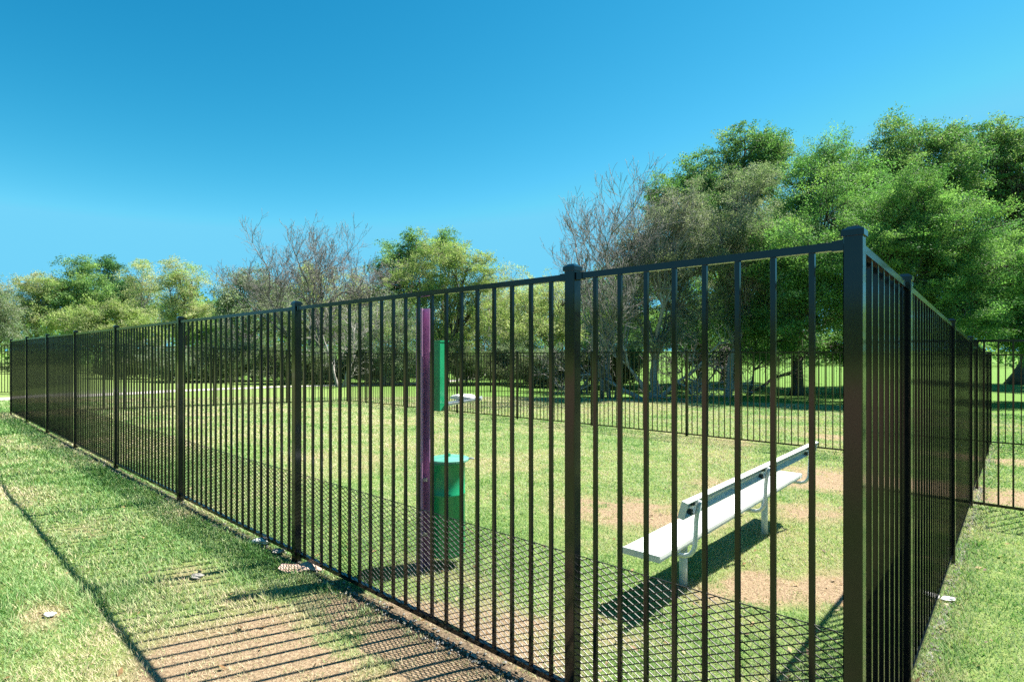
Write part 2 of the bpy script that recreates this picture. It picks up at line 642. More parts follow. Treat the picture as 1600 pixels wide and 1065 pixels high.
def fence_run(label, posts, skip_posts=(), n_single=100, wire_side=None, wire_to=None, mid_rail=None, cat="fence",
              height=H_CAP, skip_panels=(), pick=0.1152, group="black metal picket fences"):
    posts = [np.asarray(p, dtype=float) for p in posts]
    base = v3(posts[0], g(*posts[0]))
    root = empty("metal_fence", tuple(base), label, cat, group)
    left = n_single
    stuff = MB()
    dh = height - H_CAP
    for i, p in enumerate(posts):
        q = posts[min(i + 1, len(posts) - 1)] - posts[max(i - 1, 0)] if len(posts) > 1 else np.array([1.0, 0])
        if i == 0:
            q = posts[1] - posts[0]
        e = v3(q / np.linalg.norm(q), 0)
        s = np.array([-e[1], e[0], 0])
        if i not in skip_posts:
            z0 = g(*p)
            mb = MB()
            top = H_CAP + dh - 0.018
            mb.box(v3(p, z0 + (top - 0.12) / 2), e, s, Z3, PW / 2, PW / 2, (top + 0.12) / 2, 0.003)
            loc = (p[0], p[1], z0)
            po = mb.build("post", M_BLACK, root, loc)
            cp = MB()
            a = PW / 2 + 0.0045
            zt = z0 + top
            lo = [v3(p, zt - 0.012) + e * x * a + s * y * a for x, y in ((1, -1), (1, 1), (-1, 1), (-1, -1))]
            md = [v3(p, zt + 0.006) + e * x * a + s * y * a for x, y in ((1, -1), (1, 1), (-1, 1), (-1, -1))]
            hi = [v3(p, zt + 0.018) + e * x * a * 0.45 + s * y * a * 0.45 for x, y in ((1, -1), (1, 1), (-1, 1), (-1, -1))]
            vs = lo + md + hi
            fs = [[3, 2, 1, 0]] + [[k, (k + 1) % 4, 4 + (k + 1) % 4, 4 + k] for k in range(4)] + [[4 + k, 4 + (k + 1) % 4, 8 + (k + 1) % 4, 8 + k] for k in range(4)] + [[8, 9, 10, 11]]
            cp.add(vs, fs)
            cp.build("post_cap", M_BLACK, po, loc)
            if math.hypot(p[0], p[1]) < 9 and n_single > 50:
                for k_ in (i - 1, i + 1):
                    if 0 <= k_ < len(posts) and min(i, k_) not in skip_panels:
                        w_ = posts[k_] - p
                        Lw = np.linalg.norm(w_)
                        we = v3(w_ / Lw, 0)
                        ws = np.array([-we[1], we[0], 0])
                        zs = (g(*posts[k_]) - z0) / Lw * 0.042
                        for hz in (H_RT + dh - RH / 2, 0.042 + RH / 2):
                            br = MB()
                            br.box(v3(p, z0 + hz + zs) + we * (PW / 2 + 0.016), we, ws, Z3, 0.016, RH / 2 + 0.003, RH / 2 + 0.003, 0)
                            br.build("rail_bracket", M_BLACK, po, loc)
        if i == len(posts) - 1 or i in skip_panels:
            continue
        a_, b_ = posts[i], posts[i + 1]
        L = np.linalg.norm(b_ - a_)
        u = (b_ - a_) / L
        e = v3(u, 0)
        s = np.array([-e[1], e[0], 0])
        za, zb = g(*a_), g(*b_)
        levels = [("top_rail", H_RT + dh - RH, H_RT + dh), ("bottom_rail", 0.042, 0.042 + RH)]
        if mid_rail:
            levels.append(("middle_rail", mid_rail - RH, mid_rail))
        loc = (a_[0], a_[1], za)
        s0, s1 = PW / 2 + 0.001, L - PW / 2 - 0.001
        for (rn_, l0, l1) in levels:
            r = MB()
            rr0, rr1 = [], []
            for hh, ss in ((l0, -1), (l0, 1), (l1, 1), (l1, -1)):
                rr0.append(v3(a_ + u * s0, za + (zb - za) * s0 / L + hh) + s * ss * RH / 2)
                rr1.append(v3(a_ + u * s1, za + (zb - za) * s1 / L + hh) + s * ss * RH / 2)
            r.prism(rr0, rr1)
            r.build(rn_, M_BLACK, root, loc)
        n = max(2, int(round(L / pick)))
        hp = H_RT + dh - 0.012 - 0.055
        for k in range(1, n):
            t = k / n
            c = v3(a_ + u * L * t, za + (zb - za) * t + 0.055 + hp / 2)
            if left > 0:
                o = bpy.data.objects.new("picket", picket_mesh(e, s, hp))
                COL.objects.link(o)
                o.parent = root
                o.location = Vector(c) - WL[root]
                left -= 1
            else:
                stuff.box(c, e, s, Z3, PK / 2, PK / 2, hp / 2, 0)
    if stuff.v:
        tag(stuff.build("picket", M_BLACK, root, tuple(base)), kind="stuff")
    if wire_side is not None:
        P0, P1 = [], []
        HW0, HW1, SL, PT = 0.035, 0.615, 0.48, 0.0605
        a_, b_ = posts[0], posts[-1]
        L = np.linalg.norm(b_ - a_)
        u = (b_ - a_) / L
        sv = np.array([-u[1], u[0]]) * wire_side * 0.020
        run = (HW1 - HW0) / SL

        def W3(t, h):
            q = a_ + u * t + sv
            return np.array([q[0], q[1], g(*q) + h])
        t = -run
        k = 0
        while t < L:
            for sg in (1, -1):
                t0, t1 = (t, t + run) if sg > 0 else (t + run, t)
                # clip
                def clip(ta, ha, tb, hb):
                    pts = []
                    for (x, h, x2, h2) in ((ta, ha, tb, hb), (tb, hb, ta, ha)):
                        if x < 0:
                            f = (0 - x) / (x2 - x)
                            x, h = 0, h + (h2 - h) * f
                        if x > L:
                            f = (L - x) / (x2 - x)
                            x, h = L, h + (h2 - h) * f
                        pts.append((x, h))
                    return pts
                q = clip(t0, HW0, t1, HW1)
                m0 = ((q[0][0] + q[1][0]) / 2, (q[0][1] + q[1][1]) / 2)
                P0 += [W3(*q[0]), W3(*m0)]
                P1 += [W3(*m0), W3(*q[1])]
            t += PT
            k += 1
        for hh in (HW0, HW1):
            for j in range(int(L / 0.4)):
                P0.append(W3(j * 0.4, hh))
                P1.append(W3(min(L, j * 0.4 + 0.4), hh))
        V_, F_ = segs_to_mesh(P0, P1, 0.0021)
        mesh_obj("wire_mesh", V_, F_, M_MESH, root, tuple(base))
    return root


SP = 2.42
near_posts = [dn(DC, NF)] + [dn(DC + 1.035 + SP * k, NF) for k in range(8)]
fence_run("long near black picket fence with diamond mesh at its foot, running far left", near_posts, n_single=92, wire_side=-1)
tR = [0, 1.035, 1.035 + SP, 1.035 + 2 * SP, 7.15, 9.42, 11.1, T_END]
right_posts = [dn(DC, NF + t) for t in tR]
right_fence = fence_run("black picket fence seen edge on, running back from the near right corner post", right_posts, skip_posts=(0,), n_single=70, wire_side=1, skip_panels=(3,))
back_posts = [dn(DC + SP * k, NF + 9.42) for k in range(8)] + [dn(D_END + 0.2, NF + 9.42)]
fence_run("black picket fence closing the back of the lawn behind the bench and green bin", back_posts, skip_posts=(0,), n_single=100)
end_posts = [dn(D_END, NF)] + [dn(D_END + 0.2 * k / 4, NF + 9.42 * k / 4) for k in range(1, 4)] + [dn(D_END + 0.2, NF + 9.42)]
fence_run("black picket fence closing the far left end of the lawn", end_posts, skip_posts=(0, 4), n_single=60)
cross_n = NF + 1.035 + 2 * SP
cross_posts = [dn(DC, cross_n)] + [dn(DC - 2.1 * k, cross_n) for k in range(1, 5)]
fence_run("near black picket fence at the right picture edge, standing before a bare sandy patch", cross_posts, skip_posts=(0,), n_single=60)
far_posts = [dn(DC, NF + T_END)] + [dn(DC - SP * k, NF + T_END) for k in range(1, 6)]
fence_run("second black picket fence at the right picture edge, behind the bare sandy patch", far_posts, skip_posts=(0,), n_single=60)
outer_posts = [(-3.5 + 2.44 * k, 27.9 - 0.13 * k) for k in range(0, 10)]
fence_run("distant black picket fence under the big trees beyond the back of the lawn", outer_posts, n_single=0)
ll = [(-30.5, 20.8), (-28.1, 20.75), (-25.7, 20.7), (-23.3, 20.65), (-20.9, 20.6), (-18.5, 20.55), (-17.4, 20.5)]
fence_run("black picket fence with a middle rail beyond the far left end, before the pale path", ll, n_single=0, mid_rail=1.0)

# gate in the right fence
ga, gb = right_posts[3], right_posts[4]
gu = (gb - ga) / np.linalg.norm(gb - ga)
gL = np.linalg.norm(gb - ga)
ge = v3(gu, 0)
gs = np.array([-ge[1], ge[0], 0])
gz0 = (g(*ga) + g(*gb)) / 2
gate = empty("metal_gate", (*((ga + gb) / 2), gz0), "narrow black picket gate with boxy hinges set in the right hand fence", "gate")
fr = MB()
t0, t1 = 0.055, gL - 0.055
for hz in (0.10, 1.74):
    fr.box(v3((ga + gb) / 2, gz0 + hz), gs, Z3, ge, 0.0127, 0.0127, (t1 - t0) / 2 - 0.0255)
for tt in (t0, t1):
    fr.box(v3(ga + gu * tt, gz0 + 0.92), ge, gs, Z3, 0.0254, 0.0254, 0.845, 0.003)
gf = fr.build("gate_frame", M_BLACK, gate, (*((ga + gb) / 2), gz0))
kk = int((t1 - t0) / 0.115)
for k in range(1, kk):
    c = v3(ga + gu * (t0 + (t1 - t0) * k / kk), gz0 + 0.92)
    o = bpy.data.objects.new("picket", picket_mesh(ge, gs, 1.63))
    COL.objects.link(o)
    o.parent = gf
    o.location = Vector(c) - WL[gf]
for hz in (0.28, 1.50):
    hb = MB()
    hb.box(v3(ga + gu * 0.06, gz0 + hz) + gs * 0.055, ge, gs, Z3, 0.045, 0.028, 0.045, 0.006)
    hb.tube([v3(ga + gu * 0.06, gz0 + hz - 0.06) + gs * 0.06, v3(ga + gu * 0.06, gz0 + hz + 0.06) + gs * 0.06], 0.012, 8)
    hb.build("hinge", M_BLACK, gate, (*((ga + gb) / 2), gz0))
lb = MB()
lb.box(v3(gb - gu * 0.02, gz0 + 1.42) + gs * 0.055, ge, gs, Z3, 0.03, 0.028, 0.09, 0.006)
lb.build("latch", M_BLACK, gate, (*((ga + gb) / 2), gz0))

# ------------------------------------------------------------------ bench
AX = v3(N1, 0)            # along the bench
AY = v3(-D1, 0)           # towards its back
B0 = np.array([0.845, 3.178]) - 0.12 * (-D1)      # middle of near seat edge
SEAT_Z = EYE - 1.18


def bp(a, b, z):
    q = B0 + N1 * a + (-D1) * b
    return np.array([q[0], q[1], z])


bl = bp(1.4, 0, g(*bp(1.4, 0, 0)[:2]))
bench = empty("park_bench", tuple(bl), "long white metal bench with a low slanted backrest on the worn lawn", "bench")


def plank(p_prof, a0, a1, name, mat, parent):
    mb = MB()
    mb.prism([bp(a0, b, z) for b, z in p_prof], [bp(a1, b, z) for b, z in p_prof])
    return mb.build(name, mat, parent, tuple(bl))


SL_ = 2.86
prof = [(-0.12, SEAT_Z - 0.002), (-0.118, SEAT_Z), (0.118, SEAT_Z), (0.12, SEAT_Z - 0.002), (0.12, SEAT_Z - 0.036), (0.112, SEAT_Z - 0.036),
        (0.108, SEAT_Z - 0.010), (-0.108, SEAT_Z - 0.010), (-0.112, SEAT_Z - 0.036), (-0.12, SEAT_Z - 0.036)]
seat = plank(prof, 0.004, SL_ - 0.004, "seat", M_WHITE, bench)
for a in (0.0, SL_):
    mb = MB()
    mb.box(bp(a, 0, SEAT_Z - 0.019), AX, AY, Z3, 0.004, 0.1215, 0.0195)
    mb.build("end_cap", M_BENCHTUBE, seat, tuple(bl))
# backrest plank: slanted, hollow ribbed back
BT, BB = EYE - 0.868, EYE - 0.868 - 0.098
tb, bb = 0.207, 0.180
nx_, nz_ = -(BT - BB), (tb - bb)
ln = math.hypot(nx_, nz_)
nx_, nz_ = nx_ / ln, nz_ / ln         # front normal in (b, z)
ux, uz = (tb - bb) / ln, (BT - BB) / ln


def back_pt(h, d):
    return (bb + ux * h - nx_ * d, BB + uz * h - nz_ * d)


Hh = ln
bpf = [back_pt(*q) for q in [(0, 0), (Hh, 0), (Hh, 0.036), (Hh - 0.008, 0.036), (Hh - 0.010, 0.008), (Hh * 0.63, 0.008), (Hh * 0.62, 0.026), (Hh * 0.57, 0.026),
                            (Hh * 0.56, 0.008), (0.010, 0.008), (0.008, 0.036), (0, 0.036)]]
bk = plank(bpf, 0.104, 2.946, "backrest", M_WHITE, bench)
for a in (0.10, 2.95):
    mb = MB()
    ca_ = [back_pt(*q) for q in [(-0.001, -0.001), (Hh + 0.001, -0.001), (Hh + 0.001, 0.037), (-0.001, 0.037)]]
    mb.prism([bp(a - 0.0035, b, z) for b, z in ca_], [bp(a + 0.0035, b, z) for b, z in ca_])
    mb.build("end_cap", M_BENCHTUBE, bk, tuple(bl))
for a in (0.24, 1.48, 2.70):
    mb = MB()
    p0 = back_pt(Hh * 0.94, 0.052)
    p1 = back_pt(Hh * 0.10, 0.052)
    cz = SEAT_Z - 0.055
    pts = [bp(a, *p0), bp(a, *p1)]
    b1, z1 = p1
    cur = [(b1 - 0.004, z1 - 0.04), (b1 - 0.012, cz + 0.075), (b1 - 0.022, cz + 0.045), (b1 - 0.042, cz + 0.018), (b1 - 0.075, cz + 0.003), (b1 - 0.11, cz), (-0.09, cz)]
    pts += [bp(a, *q) for q in cur]
    mb.tube(pts, 0.0140, 10)
    mb.build("back_support", M_BENCHTUBE, bench, tuple(bl), True)
    for hh in (0.80, 0.20):
        mb = MB()
        c = back_pt(Hh * hh, 0.022)
        mb.box(bp(a - 0.035, *c), AX, AY, Z3, 0.012, 0.012, 0.016)
        mb.build("bracket", M_DARK, bench, tuple(bl))
for a in (0.56, 2.17):
    q = bp(a, 0, 0)
    z0 = g(q[0], q[1])
    mb = MB()
    mb.tube([bp(a, 0, z0 - 0.10), bp(a, 0, SEAT_Z - 0.080)], 0.0265, 20)
    mb.build("leg", M_BENCHTUBE, bench, tuple(bl), True)
    mb = MB()
    mb.box(bp(a, 0, SEAT_Z - 0.074), AX, AY, Z3, 0.045, 0.085, 0.004)
    mb.build("mounting_plate", M_BENCHTUBE, bench, tuple(bl))

# ------------------------------------------------------------------ dog waste station
S0 = on_ground(661, 888)
sz = g(*S0)
st = empty("waste_station", (S0[0], S0[1], sz), "purple perforated post carrying a green bag dispenser and a round green bin", "waste station")
E_ = v3(D1, 0)
rx = v3(-D1, 0)
ry = v3(N1, 0)
pz = 1.765 - sz
mb = MB()
w = 0.033
t_ = 0.004
# U channel open towards the right of the lawn (-D1)
for c, hx, hy in ((S0 - (-D1) * w, t_ / 2, w), (S0 - N1 * w, w, t_ / 2), (S0 + N1 * w, w, t_ / 2)):
    mb.box(v3(c, sz + pz / 2 - 0.05), rx, ry, Z3, hx, hy if hx < 0.01 else hy, pz / 2 + 0.05)
post = mb.build("sign_post", M_PURPLE, st, (S0[0], S0[1], sz))
mb = MB()
for k in range(int(pz / 0.0254) - 1):
    zc = sz + 0.04 + k * 0.0254
    c = v3(S0 - N1 * (w + t_ / 2 + 0.0006), zc)
    ring = [c + rx * 0.0045 * math.cos(a) + Z3 * 0.0045 * math.sin(a) for a in np.linspace(0, 2 * math.pi, 8, endpoint=False)]
    mb.prism(ring, [q - ry * 0.0006 for q in ring])
tag(mb.build("punched_hole", M_HOLE, post, (S0[0], S0[1], sz)), kind="stuff")
# dispenser box
DY = 3.86
dc = np.array([(688.5 - 800) / F * DY, DY])
zt, zb = EYE + (HY - 534) / F * DY, EYE + (HY - 641) / F * DY
mb = MB()
ang = math.radians(-35)
fx = np.array([math.cos(ang), math.sin(ang), 0])
fy = np.array([-math.sin(ang), math.cos(ang), 0])
mb.box(v3(dc, (zt + zb) / 2), fx, fy, Z3, 0.032, 0.052, (zt - zb) / 2, 0.010)
disp = mb.build("dispenser", M_GREEN, st, (dc[0], dc[1], zb))
mb = MB()
mb.box(v3(dc, zt + 0.005), fx, fy, Z3, 0.036, 0.056, 0.005, 0.010)
mb.build("dispenser_lid", M_GREEN, disp, (dc[0], dc[1], zb))
mb = MB()
mb.box(v3(dc - np.array([0.056, 0.0]), (zt + zb) / 2), rx, ry, Z3, 0.026, 0.012, 0.17)
mb.build("mounting_plate", M_STEEL, st, (S0[0], S0[1], sz))
# open flap beside the dispenser
mb = MB()
ta, tb_ = at(697, 631, DY), at(753, 621.5, DY)
tm = (ta + tb_) / 2
ax = tb_ - ta
axl = np.linalg.norm(ax)
ax /= axl
ay = np.array([0, 1, 0.0])
az = np.cross(ax, ay)
mb.box(tm, ay, az, ax, 0.075, 0.009, axl / 2, 0.004)
mb.build("open_flap", M_STEEL, st, (S0[0], S0[1], sz))
# bin
CY = 3.95
cx = (698.5 - 800) / F * CY
cz1 = EYE + (HY - 719) / F * CY
cz0 = EYE + (HY - 863) / F * CY
cr = 28.0 / F * CY
mb = MB()
mb.lathe((cx, CY, 0), [(cr * 0.97, cz0), (cr, cz0 + 0.008), (cr, cz0 + 0.42), (cr + 0.003, cz0 + 0.424), (cr + 0.003, cz0 + 0.436), (cr, cz0 + 0.44), (cr, cz1 - 0.015), (cr + 0.004, cz1 - 0.013), (cr + 0.004, cz1)], 40)
can = mb.build("trash_can", M_GREEN, st, (cx, CY, cz0), True)
mb = MB()
lr = cr + 0.012
lx = cx + 0.014
mb.lathe((lx, CY, 0), [(lr, cz1 + 0.001), (lr + 0.003, cz1 + 0.004), (lr + 0.003, cz1 + 0.016), (lr - 0.004, cz1 + 0.020), (0.02, cz1 + 0.028)], 40)
lid = mb.build("lid", M_LID, can, (lx, CY, cz1), False)
mb = MB()
hx0 = v3((lx + lr - 0.01, CY - 0.01), cz1 + 0.012)
mb.tube([hx0, hx0 + np.array([0.03, -0.01, 0.008]), hx0 + np.array([0.05, -0.01, 0.004])], 0.006, 8)
mb.build("handle", M_STEEL, lid, (lx, CY, cz1))
mb = MB()
mb.box(v3((lx - 0.01, CY + 0.02), cz1 + 0.036), rx, ry, Z3, 0.018, 0.012, 0.010, 0.003)
mb.build("knob", M_GREEN, lid, (lx, CY, cz1))
for dz in (0.12, 0.5):
    mb = MB()
    mb.box(np.array([(S0[0] + cx - cr) / 2 + 0.01, CY - 0.06, cz1 - dz]), np.array([1, 0, 0]), np.array([0, 1, 0]), Z3, 0.03, 0.012, 0.012)
    mb.build("bracket", M_STEEL, st, (S0[0], S0[1], sz))


# ------------------------------------------------------------------ litter
def crumple(name, label, cat, c, rx_, ry_, rz_, mat, seed, sub=3):
    r = np.random.default_rng(seed)
    nu, nv = 14, 9
    vs, fs = [], []
    ph = r.random(6) * 6.28
    for j in range(nv):
        v = j / (nv - 1) * math.pi
        for i in range(nu):
            u = i / nu * 2 * math.pi
            k = 1 + 0.13 * math.sin(2 * u + ph[0] + 2 * v) + 0.10 * math.sin(5 * v + ph[1] - 2 * u) + 0.16 * (r.random() - 0.5)
            vs.append((c[0] + rx_ * k * math.sin(v) * math.cos(u), c[1] + ry_ * k * math.sin(v) * math.sin(u), c[2] + rz_ * k * math.cos(v)))
    for j in range(nv - 1):
        for i in range(nu):
            i2 = (i + 1) % nu
            fs.append([j * nu + i, (j + 1) * nu + i, (j + 1) * nu + i2, j * nu + i2])
    o = mesh_obj(name, vs, fs, mat, None, tuple(c))
    return tag(o, label, cat)


bagc = at(724, 620.5, DY)
crumple("plastic_bag", "crumpled white plastic bag lying on the open flap beside the green dispenser", "bag", bagc, 0.085, 0.05, 0.022, M_PAPER, 5)


def gpt(px, py, dz=0.0):
    q = on_ground(px, py)
    return np.array([q[0], q[1], g(*q) + dz])


crumple("litter", "crumpled white and blue-grey plastic scrap under the foot of the near fence", "litter", gpt(408, 849, 0.022), 0.085, 0.035, 0.022, M_PAPER, 1)
crumple("litter", "small tan-white scrap beside the base of a near fence post", "litter", gpt(436, 864, 0.018), 0.05, 0.03, 0.016, M_STONE, 2)
crumple("litter", "whitish lump lying alone in the grass left of the sandy patch", "litter", gpt(309, 903, 0.016), 0.042, 0.03, 0.015, M_STONE, 3)
crumple("litter", "small white scrap in the grass left of the shadow line", "litter", gpt(78, 963, 0.014), 0.032, 0.022, 0.012, M_PAPER, 4)
crumple("litter", "flat white scrap in the grass outside the right hand fence", "litter", gpt(1481, 938, 0.014), 0.045, 0.025, 0.010, M_PAPER, 6)
crumple("litter", "small upright grey scrap at the foot of the near fence by the sandy patch", "litter", gpt(546, 906, 0.03), 0.018, 0.015, 0.032, M_STONE, 8)
cc = gpt(473, 888, 0.012)
rs = np.random.default_rng(4)
vs, fs = [], []
NU, NV = 12, 6
for side in (1, -1):
    for j in range(NV):
        for i in range(NU):
            a = (i / (NU - 1) - 0.5) * 0.30
            b = (j / (NV - 1) - 0.5) * 0.15 * (1 - 0.5 * abs(a / 0.15) ** 2)
            vs.append((cc[0] + a, cc[1] + b * 0.9 + a * 0.12, cc[2] + 0.012 * math.sin(a * 30) + 0.02 * b / 0.15 + 0.003 * side))
for s_ in range(2):
    o_ = s_ * NU * NV
    for j in range(NV - 1):
        for i in range(NU - 1):
            q = [o_ + j * NU + i, o_ + j * NU + i + 1, o_ + (j + 1) * NU + i + 1, o_ + (j + 1) * NU + i]
            fs.append(q if s_ == 0 else q[::-1])
rim = [j for j in range(NU)] + [j * NU + NU - 1 for j in range(1, NV)] + [(NV - 1) * NU + i for i in range(NU - 2, -1, -1)] + [j * NU for j in range(NV - 2, 0, -1)]
for i in range(len(rim)):
    a, b = rim[i], rim[(i + 1) % len(rim)]
    fs.append([b, a, a + NU * NV, b + NU * NV])
tag(mesh_obj("cardboard_scrap", vs, fs, M_CARD, None, tuple(cc)), "flat faded reddish cardboard scrap in the grass by the near fence foot", "litter")

# gravel along the fence feet (uncountable)
ng = 2600
t = rng.random(ng)
which = rng.random(ng) < 0.40
dpos = np.where(which, DC + 0.05 + 11.5 * t ** 1.5, DC - 0.045 + rng.normal(0, 0.014, ng))
npos = np.where(which, NF - 0.045 + rng.normal(0, 0.03, ng), NF - 0.05 + T_END * t ** 1.3)
gx = D1[0] * dpos + N1[0] * npos
gy = D1[1] * dpos + N1[1] * npos
sz_ = rng.uniform(0.004, 0.012, ng)
ico = np.array([[1, 0, 0], [-1, 0, 0], [0, 1, 0], [0, -1, 0], [0, 0, 1], [0, 0, -1]], float)
itri = np.array([[0, 2, 4], [2, 1, 4], [1, 3, 4], [3, 0, 4], [2, 0, 5], [1, 2, 5], [3, 1, 5], [0, 3, 5]])
jv = ico[None] * (1 + 0.35 * (rng.random((ng, 6, 1)) - 0.5)) * sz_[:, None, None] * np.array([1.2, 1.0, 0.7])
th = rng.random(ng) * 6.28
cs, sn = np.cos(th)[:, None], np.sin(th)[:, None]
jx = jv[:, :, 0] * cs - jv[:, :, 1] * sn + gx[:, None]
jy = jv[:, :, 0] * sn + jv[:, :, 1] * cs + gy[:, None]
jz = jv[:, :, 2] + (gz(gx, gy) - 0.006)[:, None] + sz_[:, None] * 0.4
V_ = np.stack([jx, jy, jz], -1).reshape(-1, 3)
F_ = ((np.arange(ng) * 6)[:, None, None] + itri[None]).reshape(-1, 3)
tag(mesh_obj("gravel", V_, F_, M_STONE), "grey gravel scattered along the feet of the near fences", None, None, "stuff")

# ------------------------------------------------------------------ trees
PAL = {
    'oak': [(0.030, 0.075, 0.016), (0.050, 0.115, 0.022), (0.085, 0.150, 0.030), (0.040, 0.090, 0.026)],
    'oaktop': [(0.030, 0.072, 0.016), (0.052, 0.102, 0.022), (0.080, 0.125, 0.032), (0.034, 0.080, 0.020)],
    'bright': [(0.060, 0.145, 0.028), (0.090, 0.190, 0.035), (0.130, 0.225, 0.050), (0.050, 0.120, 0.030)],
    'grey': [(0.112, 0.145, 0.078), (0.092, 0.132, 0.060), (0.140, 0.160, 0.098), (0.070, 0.112, 0.046)],
    'brown': [(0.110, 0.132, 0.082), (0.098, 0.124, 0.070), (0.140, 0.150, 0.105), (0.076, 0.106, 0.054)],
    'yellow': [(0.145, 0.190, 0.062), (0.175, 0.205, 0.080), (0.115, 0.170, 0.052), (0.185, 0.205, 0.095)],
    'lime': [(0.165, 0.235, 0.050), (0.210, 0.255, 0.075), (0.130, 0.205, 0.045), (0.190, 0.215, 0.085)],
    'sage': [(0.085, 0.120, 0.060), (0.120, 0.150, 0.085), (0.065, 0.105, 0.050), (0.140, 0.160, 0.100)],
    'dark': [(0.020, 0.055, 0.016), (0.032, 0.080, 0.022), (0.045, 0.100, 0.026)],
    'mid': [(0.060, 0.125, 0.028), (0.090, 0.155, 0.035), (0.120, 0.180, 0.045), (0.045, 0.100, 0.028)],
    'under': [(0.040, 0.065, 0.025), (0.055, 0.080, 0.032), (0.075, 0.085, 0.045), (0.030, 0.055, 0.022)],  # undergrowth greens darkened in colour for the shade the shrubs stand in
}


for _k, _f in (('oak', 2.5), ('oaktop', 2.5), ('bright', 1.6), ('grey', 1.9), ('brown', 1.75), ('yellow', 2.5), ('lime', 1.6), ('sage', 2.1), ('dark', 2.1), ('mid', 2.1), ('under', 2.3)):
    PAL[_k] = [tuple(min(0.4, q * _f * w_) for q, w_ in zip(c, (1.0, 0.92, 1.4 if _k in ('oak', 'oaktop', 'bright', 'mid', 'lime', 'dark') else 1.15))) for c in PAL[_k]]


def leaves(clusters, csize, per, ll, lw, pal, seed, up=0.35):
    r = np.random.default_rng(seed)
    k = len(clusters)
    pal = np.array(PAL[pal])
    a = r.integers(0, len(pal), k)
    b = r.integers(0, len(pal), k)
    m = r.random((k, 1))
    cc_ = pal[a] * (1 - m) + pal[b] * m
    cc_ = cc_ * r.uniform(0.8, 1.25, (k, 1))
    n = k * per
    ci = np.repeat(np.arange(k), per)
    # cluster = a spray with its own direction
    ax_ = r.normal(size=(k, 3)) * np.array([1, 1, 0.75]) + np.array([0, 0, 0.3])
    ax_ /= np.linalg.norm(ax_, axis=1)[:, None]
    s = csize * r.uniform(0.6, 1.35, (k, 1))
    off = np.clip(r.normal(size=(n, 3)), -1.7, 1.7) * np.array([1, 1, 0.6]) * 0.45
    off = off * 0.75 + ax_[ci] * r.uniform(-1.0, 1.25, (n, 1))
    P = clusters[ci] + off * s[ci]
    nrm = r.normal(size=(n, 3)) + np.array([0, 0, up * 2])
    nrm /= np.linalg.norm(nrm, axis=1)[:, None]
    u = ax_[ci] * 1.15 + r.normal(size=(n, 3)) * 0.75
    u /= np.linalg.norm(u, axis=1)[:, None]
    v = np.cross(nrm, u)
    v /= np.linalg.norm(v, axis=1)[:, None] + 1e-6
    sc = r.uniform(0.6, 1.3, (n, 1))
    u = u * ll * 0.5 * sc
    v = v * lw * 0.5 * sc
    V = np.stack([P - u, P + v - u * 0.1, P + u, P - v - u * 0.1], 1).reshape(-1, 3)
    C = cc_[ci] * r.uniform(0.75, 1.3, (n, 1))
    return V, C


def dirnoise(dv, ph):
    return (np.sin(dv[:, 0] * 3.1 + ph[0]) * np.sin(dv[:, 2] * 3.7 + ph[1]) + 0.7 * np.sin(dv[:, 1] * 5.3 + dv[:, 0] * 4.1 + ph[2]) * np.sin(dv[:, 2] * 6.1 + ph[3])
            + 0.4 * np.sin(dv[:, 0] * 11 + ph[4]) * np.sin(dv[:, 2] * 12 + dv[:, 1] * 9 + ph[5]))


def curve(a, b, n, bow, r):
    a, b = np.asarray(a, float), np.asarray(b, float)
    L = np.linalg.norm(b - a)
    side = r.normal(size=3) * bow * L
    lift = np.array([0, 0, bow * L * 0.5])
    out = []
    for t in np.linspace(0, 1, n):
        out.append(a + (b - a) * t + (side + lift) * math.sin(math.pi * t) * 0.6 + r.normal(size=3) * 0.02 * L * (0 < t < 1))
    return out


